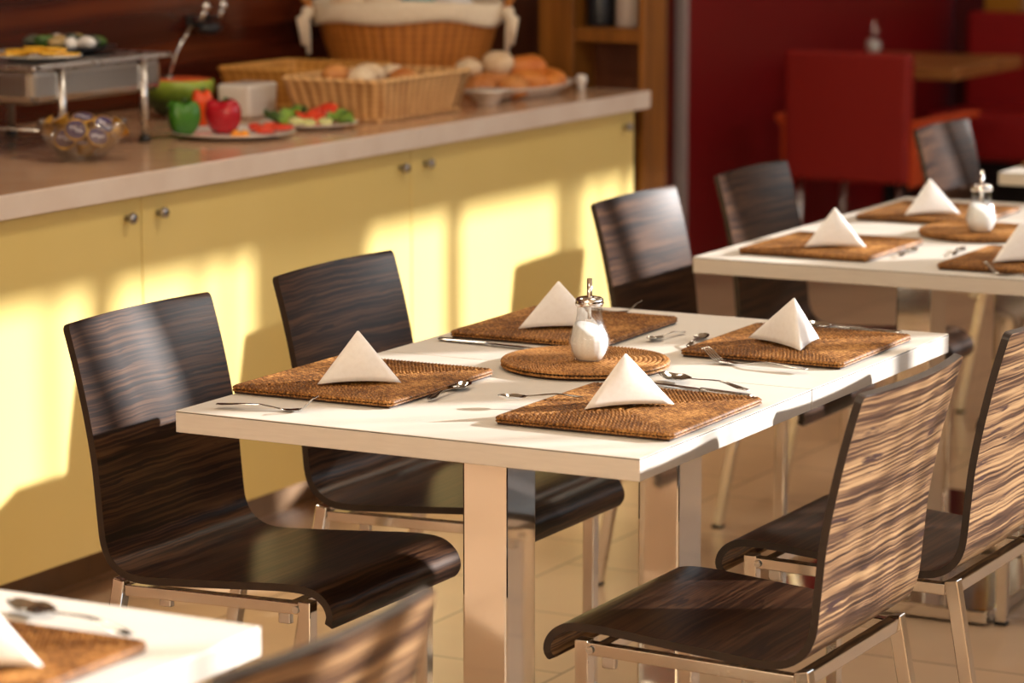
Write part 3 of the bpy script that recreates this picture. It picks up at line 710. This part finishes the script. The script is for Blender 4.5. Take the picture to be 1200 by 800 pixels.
for k, (x, y) in enumerate([(-1.335, 2.215), (-1.322, 2.235), (-1.345, 2.235)]):
    o = MB().ball((0, 0, 0), (.012, .009, .008), n=6, noise=.15, seed=k).build('carrot_piece', 'carrot', loc=(x, y, ZC + .014), rz=k)
    tag(o, 'orange carrot piece in front of the red pepper', 'carrot piece', 'carrot pieces on the pepper plate')
# watermelon half with serving spoon
t = thing('watermelon', 'halved watermelon with orange red flesh beside the wooden wall', 'watermelon', (-1.80, 2.66, ZC))
R = .092
MB().lathe([(0, 0), (.03, .002), (.06, .014), (.082, .04), (R, .075), (R - .001, .097), (R - .006, .099)], 40).build('rind', 'melon_rind', t)
MB().lathe([(R - .006, .0985), (R - .012, .099), (R - .016, .1005), (.05, .103), (0, .104)], 40).build('flesh', 'melon_flesh', t)
m = MB().tube([(-1.81, 2.63, ZC + .098), (-1.80, 2.655, ZC + .17), (-1.785, 2.70, ZC + .235)], [.0035, .0042, .006], n=8)
m.ball((-1.81, 2.625, ZC + .105), (.02, .016, .006), n=8)
tag(m.build('serving_spoon', 'cutlery_steel'), 'long steel serving spoon standing in the watermelon', 'spoon')
tag(MB().box((-.05, -.075, 0), (.05, .075, .088), .010, seg=3, taper=.92).build('food_box', 'porcelain', loc=(-1.66, 2.77, ZC), rz=.05), 'white box behind the red pepper, before the wicker baskets', 'box')
# salad plate
plate('plate', 'white plate of salad in front of the wicker baskets', (-1.36, 2.585), .125, ZC, group='white buffet plates', h=.014)
def leaf(seed, r):
    q = random.Random(seed); rows = []
    for i in range(7):
        row = []
        for j in range(18):
            a = 2 * PI * j / 18; rr = r * i / 6 * (1 + .15 * math.sin(5 * a + seed)); row.append((rr * math.cos(a), rr * math.sin(a) * .7, .012 * (i / 6) ** 2 + .006 * math.sin(4 * a + seed) * i / 6))
        rows.append(row)
    return MB().grid(rows, closeu=True)
for k, (x, y, mm, r) in enumerate([(-1.44, 2.545, 'herb_green', .032), (-1.40, 2.56, 'lettuce', .036), (-1.41, 2.62, 'herb_green', .034), (-1.31, 2.655, 'lettuce', .04), (-1.295, 2.615, 'lettuce', .03), (-1.42, 2.50, 'herb_green', .026)]):
    for u in range(1):
        o = leaf(k, r).build('lettuce_leaf', mm, loc=(x, y, ZC + .018 + .004 * (k % 3)), rz=k * 1.1, solid=.002); o.rotation_euler = (.5 * math.sin(k * 2), .5 * math.cos(k * 3), k)
        tag(o, 'dark green salad leaf on the plate before the baskets' if mm == 'herb_green' else 'bright green salad leaf on the plate before the baskets', 'salad leaf', mm.replace('_', ' ') + ' leaves on the salad plate')
for k, (x, y, z) in enumerate([(-1.37, 2.61, .03), (-1.35, 2.645, .036), (-1.34, 2.59, .026), (-1.36, 2.57, .022)]):
    o = MB().ball((0, 0, 0), (.036, .026, .009), n=8, noise=.06, seed=k + 9).build('tomato_slice', 'tomato_red', loc=(x, y, ZC + z)); o.rotation_euler = (.4, -.5, k)
    tag(o, 'red tomato slice among the salad leaves before the baskets', 'tomato slice', 'tomato slices on the salad plate')
for k, (x, y) in enumerate([(-1.325, 2.53), (-1.29, 2.55), (-1.35, 2.51)]):
    o = MB().lathe([(0, 0), (.018, 0), (.019, .003), (.018, .006), (0, .006)], 20).build('cucumber_slice', 'cucumber_flesh', loc=(x, y, ZC + .016 + k * .002)); o.rotation_euler = (.25, .2, 0)
    tag(o, 'pale cucumber slice at the front of the salad plate', 'cucumber slice', 'cucumber slices on the salad plate')

# wicker baskets
def tray_basket(name, label, c, hx, hy, h, mat, rz=0, tp=.86):
    t = thing(name, label, 'basket', (c[0], c[1], ZC), rz); n = 9
    top = rrect(hx, hy, .025); cnt = [max(1, int(math.hypot(top[q][0] - top[(q + 1) % 20][0], top[q][1] - top[(q + 1) % 20][1]) / .03)) for q in range(20)]
    def wallrows(off):
        rows, uvs = [], []
        for i in range(n + 1):
            v = i / n; k = tp + (1 - tp) * v; path = rrect(hx * k - off, hy * k - off, .025); row = []
            for q in range(20):
                a_, b_ = path[q], path[(q + 1) % 20]
                for w_ in range(cnt[q]): row.append((a_[0] + (b_[0] - a_[0]) * w_ / cnt[q], a_[1] + (b_[1] - a_[1]) * w_ / cnt[q], h * v))
            rows.append(row)
        d = [0]
        for q in range(1, len(row)): d.append(d[-1] + math.hypot(row[q][0] - row[q - 1][0], row[q][1] - row[q - 1][1]))
        return rows, [[(x, h * i / n) for x in d] for i in range(n + 1)]
    m = MB(); r, u = wallrows(0); m.grid(r, closeu=True, uvs=u); r, u = wallrows(.008); m.grid(r, closeu=True, uvs=u)
    m.box((-hx * tp, -hy * tp, 0), (hx * tp, hy * tp, .008), .002); m.build('woven_wall', mat, t)
    path = rrect(hx - .004, hy - .004, .025); m = MB(); rope(m, path, h - .002, .009, wrap=.012); rope(m, rrect(hx * tp, hy * tp, .025), .004, .007, wrap=.012)
    m.build('braided_rim', mat, t); return t
tray_basket('wicker_basket', 'pale rectangular wicker basket of rolls at the front of the buffet', (-1.395, 2.985), .15, .245, .105, 'wicker_pale', .0)
tray_basket('wicker_basket', 'flat rectangular wicker basket behind the salad plate', (-1.75, 3.20), .17, .19, .10, 'wicker_mid', .0)
for k, (x, y, z, mm, r) in enumerate([(-1.43, 2.83, .105, 'bread_crust', .034), (-1.37, 2.86, .095, 'bread_pale', .038), (-1.40, 2.95, .1, 'bread_pale', .036), (-1.36, 3.06, .085, 'bread_crust', .035), (-1.42, 3.10, .09, 'bread_pale', .033), (-1.45, 2.98, .085, 'bread_crust', .035), (-1.38, 2.92, .05, 'bread_crust', .04), (-1.39, 3.04, .045, 'bread_crust', .04), (-1.40, 2.83, .05, 'bread_crust', .038)]):
    o = MB().ball((0, 0, 0), (r, r * 1.25, r * .75), n=10, noise=.05, seed=k).build('bread_roll', mm, loc=(x, y, ZC + z + .008), rz=k * .9)
    tag(o, ('crusty brown' if mm == 'bread_crust' else 'pale floury') + ' bread roll in the pale wicker basket', 'bread roll', ('brown' if mm == 'bread_crust' else 'pale') + ' rolls in the wicker basket')
# big basket with cloth
bt = thing('bread_basket', 'large oval wicker basket lined with cream cloth against the wall', 'basket', (-1.715, 3.70, ZC + .005), .49)
BA, BB, BH = .265, .19, .235
prof = [(.70 + .30 * (i / 12) ** .8, BH * i / 12) for i in range(13)]
m = MB(); rows, uvs = [], []
for k, z in prof:
    rows.append([(BA * k * math.cos(2 * PI * j / 64), BB * k * math.sin(2 * PI * j / 64), z) for j in range(64)]); uvs.append([(j * .0225, z) for j in range(64)])
m.grid(rows, closeu=True, uvs=uvs); m.add(rows[0], [tuple(range(64))]); m.build('woven_body', 'wicker_honey', bt, solid=.008)
m = MB(); rows = []
for i, (k, z) in enumerate([(.74, .08), (.84, .15), (.94, BH - .01), (.985, BH + .018), (1.02, BH + .016), (1.035, BH - .004), (1.03, BH - .022), (1.028, BH - .04)]):
    rows.append([(BA * k * math.cos(a) * (1 + .012 * math.sin(9 * a + i)), BB * k * math.sin(a) * (1 + .012 * math.sin(9 * a + i)), z + .007 * math.sin(5 * a + 1) * (i > 4) + .006 * math.sin(3 * a) * (i > 2)) for a in [2 * PI * j / 90 for j in range(90)]])
m.grid(rows, closeu=True); m.build('cloth_liner', 'cloth_cream', bt, solid=.004)
for s in (-1, 1):
    MB().tube([(s * (BA + .0), -.05, BH - .02), (s * (BA + .035), -.045, BH + .035), (s * (BA + .045), 0, BH + .055), (s * (BA + .035), .045, BH + .035), (s * (BA + .0), .05, BH - .02)], .010, n=8).build('handle', 'wicker_honey', bt)
    m = MB()
    for q, (dx, ln) in enumerate(((.012, .10), (.03, .075), (.02, .055))):
        m.tube([(s * (BA + .01), -.055 - q * .008, BH - .01), (s * (BA + .01 + dx), -.07 - q * .006, BH - .03), (s * (BA + .006 + dx * .8), -.072, BH - .03 - ln)], [.007, .011, .007], n=6)
    m.ball((s * (BA + .018), -.065, BH - .014), .017, n=8, noise=.15, seed=4); m.build('ribbon_tie', 'cloth_cream', bt)
for k, (x, y, mm, lb) in enumerate([(-.08, .0, 'bread_pale', 'pale loaf'), (.03, .02, 'teal_paper', 'teal paper packet'), (.13, .0, 'onion_white', 'white wrapped roll'), (-.17, .02, 'bread_pale', 'cream bun')]):
    o = MB().ball((0, 0, 0), (.06, .055, .045), n=10, noise=.06, seed=k).build({'teal_paper': 'paper_packet'}.get(mm, 'bread_roll'), mm)
    o.location = Vector((-1.715, 3.70, ZC + BH + .002)) + Matrix.Rotation(.49, 3, 'Z') @ Vector((x, y, 0))
    tag(o, lb + ' showing above the cloth of the large oval basket', 'packet' if mm == 'teal_paper' else 'bread')
    MBh = None
# rolls under the visible ones keep the pile resting in the basket
for k, (x, y) in enumerate([(-.115, 0), (0, 0), (.115, 0)]):
    o = MB().ball((0, 0, 0), (.054, .085, .085), n=10, noise=.02, seed=k + 5).build('bread_loaf', 'bread_crust'); o.location = Vector((-1.715, 3.70, ZC + .102)) + Matrix.Rotation(.49, 3, 'Z') @ Vector((x, y, 0))
    tag(o, 'brown loaf deep inside the large oval cloth-lined basket', 'bread', 'loaves inside the large basket')
# dishes at the counter end
t = tag(MB().lathe([(0, 0), (.03, 0), (.034, .012), (.066, .036), (.072, .040), (.070, .043), (.03, .016), (0, .014)], 4).build('square_dish', 'porcelain', loc=(-1.275, 3.37, ZC), rz=PI / 4), 'small square white dish at the right of the wicker basket', 'dish')
plate('serving_dish', 'oval white dish heaped with buns and croissants at the counter end', (-1.335, 3.68), .125, ZC, sx=.85, sy=2.0, h=.034, cat='dish')
for k, (x, y, z, mm, r) in enumerate([(-1.37, 3.50, .050, 'bread_crust', .045), (-1.30, 3.56, .046, 'bread_crust', .044), (-1.38, 3.60, .056, 'bread_crust', .046), (-1.42, 3.52, .098, 'bread_pale', .036), (-1.37, 3.60, .108, 'bread_pale', .044)]):
    o = MB().ball((0, 0, 0), (r, r * 1.1, r * .78), n=10, noise=.05, seed=k).build('bun', mm, loc=(x, y, ZC + z - .012), rz=k)
    tag(o, ('pale dusted' if mm == 'bread_pale' else 'brown') + ' bun at the left of the white dish of croissants', 'bun', ('pale' if mm == 'bread_pale' else 'brown') + ' buns on the oval dish')
def croissant(seed):
    m = MB(); pts, rs = [], []
    for i in range(25):
        t_ = -1 + 2 * i / 24; pts.append((.055 * math.sin(t_ * 1.3), .035 * math.cos(t_ * 1.3) - .02, .0)); rs.append((.026 * (1 - t_ * t_) ** .6 + .006) * (1 + .10 * abs(math.sin(i * .9))))
    return m.tube(pts, rs, n=12)
for k, (x, y, z, a) in enumerate([(-1.33, 3.69, .05, .5), (-1.37, 3.76, .055, 1.2), (-1.29, 3.78, .045, 2.2), (-1.35, 3.73, .088, .9), (-1.33, 3.84, .05, 2.8), (-1.37, 3.82, .085, 1.7)]):
    tag(croissant(k).build('croissant', 'croissant', loc=(x, y, ZC + z - .012), rz=a), 'golden croissant heaped on the oval white dish', 'croissant', 'croissants on the oval dish')
tag(MB().lathe([(0, 0), (.018, 0), (.012, .012), (.02, .026), (.024, .045), (.02, .058), (0, .064)], 20).xf(Matrix.Scale(.72, 4)).build('egg_cup', 'porcelain', loc=(-1.29, 3.955, ZC)), 'small white egg in a cup at the counter end', 'egg cup')
# wall fitting above the melon
t = thing('wall_hook', 'small metal wall fitting on the dark wood above the watermelon', 'wall fitting', (-2.049, 3.115, 1.16))
MB().box((0, -.05, -.03), (.012, .05, .0), .003).build('back_plate', 'black_plastic', t)
for yy in (-.042, .042):
    MB().tube([(.008, yy, -.012), (.05, yy, -.006), (.06, yy, .02)], [.008, .008, .006], n=8).ball((.06, yy, .026), .014, n=8).build('hook', 'chrome', t)
MB().ball((.045, 0, -.035), (.03, .045, .018), n=10).build('ladle_bowl', 'dark_slate', t)

# ------------------------------------------------------------------ shelf unit beyond the buffet
t = thing('shelf_unit', 'wooden shelf unit standing at the end of the buffet', 'shelf unit', (-1.3, 4.1, 0))
MB().box((-.205, .0, 0), (-.09, .145, 2.3), .003).build('post', 'shelf_wood', t)
MB().box((.120, .0, 0), (.142, .145, 2.3), .003).build('side_panel', 'shelf_wood', t)
MB().box((-.68, .146, 0), (.142, .165, 2.3)).build('back_panel', 'shelf_back_wood', t)
for z in (.45, 1.052, 1.6, 2.25): MB().box((-.089, .004, z), (.119, .145, z + .042), .002).build('shelf', 'shelf_wood', t)
tag(MB().lathe([(0, 0), (.04, 0), (.042, .01), (.042, .15), (.03, .17), (.03, .19), (0, .19)], 28).build('bottle', 'dark_slate', loc=(-1.345, 4.19, 1.0945)), 'dark bottle on the middle shelf, left of the pale jar', 'bottle')
tag(MB().lathe([(0, 0), (.036, 0), (.038, .006), (.038, .13), (.03, .14), (.03, .16), (0, .16)], 28).build('storage_jar', 'jar_pale', loc=(-1.255, 4.19, 1.0945)), 'pale storage jar on the middle shelf of the wooden unit', 'jar')

# ------------------------------------------------------------------ back of the room
t = thing('armchair', 'red upholstered armchair with orange arms standing by the red wall', 'armchair', (-1.635, 6.85, 0))
m = MB().box((-.25, 0, .36), (.25, .075, .85), .018, seg=3); m.build('backrest', 'red_upholstery', t)
MB().box((-.235, .07, .36), (.235, .56, .46), .02, seg=3).build('seat', 'red_upholstery', t)
for s in (-1, 1):
    q = MB(); P = []
    for yy in (.03, .30, .56):
        P.append([(s * .245, yy, .34), (s * .275, yy, .36), (s * (.275 + .02 * yy), yy, .56), (s * (.30 + .07 * yy), yy, .585), (s * (.30 + .07 * yy), yy, .605), (s * (.25 + .03 * yy), yy, .60), (s * .235, yy, .45)])
    q.grid(P, closeu=True, smooth=False); q.f += [tuple(range(7))[::-1], tuple(range(14, 21))]; q.mi += [0, 0]; q.sm += [False, False]
    q.build('arm', 'orange_upholstery', t, bevel=.006)
    for yy in (.06, .50): MB().tube([(s * .2, yy, .37), (s * .21, yy, 0)], [.014, .010], n=8).build('leg', 'brushed_steel', t)
t = thing('wooden_table', 'brown wooden table behind the red armchair', 'table', (-1.85, 7.99, 0))
MB().box((-.30, -.41, .70), (.385, .41, .75), .006).build('tabletop', 'table_wood', t)
MB().box((-.05, -.05, .03), (.05, .05, .70), .004).build('column', 'black_plastic', t); MB().box((-.25, -.25, 0), (.25, .25, .03), .006).build('base_plate', 'black_plastic', t)
t = thing('bench', 'red padded bench along the back wall', 'bench', (-.7, 9.35, 0))
MB().box((-1.38, -.42, .24), (1.3, .12, .45), .03, seg=3).build('seat', 'bench_leather', t)
MB().box((-1.40, .12, .24), (1.3, .24, .87), .03, seg=3).build('backrest', 'bench_leather', t)
MB().box((-1.34, -.36, 0), (1.26, .2, .238)).build('plinth', 'black_plastic', t)

# ------------------------------------------------------------------ light
wd = bpy.data.worlds.new('sky'); sc.world = wd; wd.use_nodes = True
bg = wd.node_tree.nodes['Background']; bg.inputs[0].default_value = (.74, .86, 1, 1); bg.inputs[1].default_value = 2.5
sun = bpy.data.lights.new('low_sun', 'SUN'); sun.energy = 11.0; sun.angle = math.radians(.8); sun.color = (1, .97, .94)
so = bpy.data.objects.new('low_sun', sun); COL.objects.link(so)
so.rotation_euler = Vector((-1, -.85, -.40)).to_track_quat('-Z', 'Y').to_euler()
ar = bpy.data.lights.new('window_portal', 'AREA'); ar.shape = 'RECTANGLE'; ar.size = 10.2; ar.size_y = HEAD - SILL; ar.cycles.is_portal = True
ao = bpy.data.objects.new('window_portal', ar); COL.objects.link(ao); ao.location = (XW + .16, 4.2, (HEAD + SILL) / 2)
ao.rotation_euler = (PI / 2, 0, PI / 2)
for k, (x, y, e) in enumerate([(.6, -1.5, 28), (.4, 1.6, 28), (-1.3, 1.8, 14), (.4, 4.6, 16), (-1.5, 5.6, 10), (-.8, 8.0, 12), (1.0, -4.0, 26)]):  # warm unseen fills added overhead to brighten tables and room
    l = bpy.data.lights.new('overhead_fill', 'AREA'); l.shape = 'DISK'; l.size = .5; l.energy = e * .72; l.color = (1, .87, .68)
    o = bpy.data.objects.new('overhead_fill', l); COL.objects.link(o); o.location = (x, y, 2.96)

for x in (-.4, .9, 2.2):      # unseen fill lights added to brighten faces turned to the camera
    l = bpy.data.lights.new('front_fill', 'POINT'); l.energy = 55; l.shadow_soft_size = .22; l.color = (1, .90, .74)
    o = bpy.data.objects.new('front_fill', l); COL.objects.link(o); o.location = (x, -5.2, 2.2)
# ------------------------------------------------------------------ camera
cam = bpy.data.cameras.new('camera'); co = bpy.data.objects.new('camera', cam); COL.objects.link(co)
co.location = (2.64576, -3.85193, 1.61479); co.rotation_euler = (PI / 2 - .161393, 0, .489755)
cam.sensor_width = 36; cam.lens = 3562.12 / 1200 * 36; cam.clip_start = .05; cam.clip_end = 60
cam.dof.use_dof = True; cam.dof.focus_distance = 4.85; cam.dof.aperture_fstop = 4.3
sc.camera = co
sc.view_settings.view_transform = 'Standard'; sc.view_settings.look = 'None'; sc.view_settings.gamma = 1; sc.view_settings.exposure = 0; sc.view_settings.use_curve_mapping = False
sc.cycles.use_denoising = True
sc.cycles.max_bounces = 10; sc.cycles.transparent_max_bounces = 16; sc.cycles.caustics_reflective = False; sc.cycles.caustics_refractive = False
sc.cycles.sample_clamp_indirect = 4
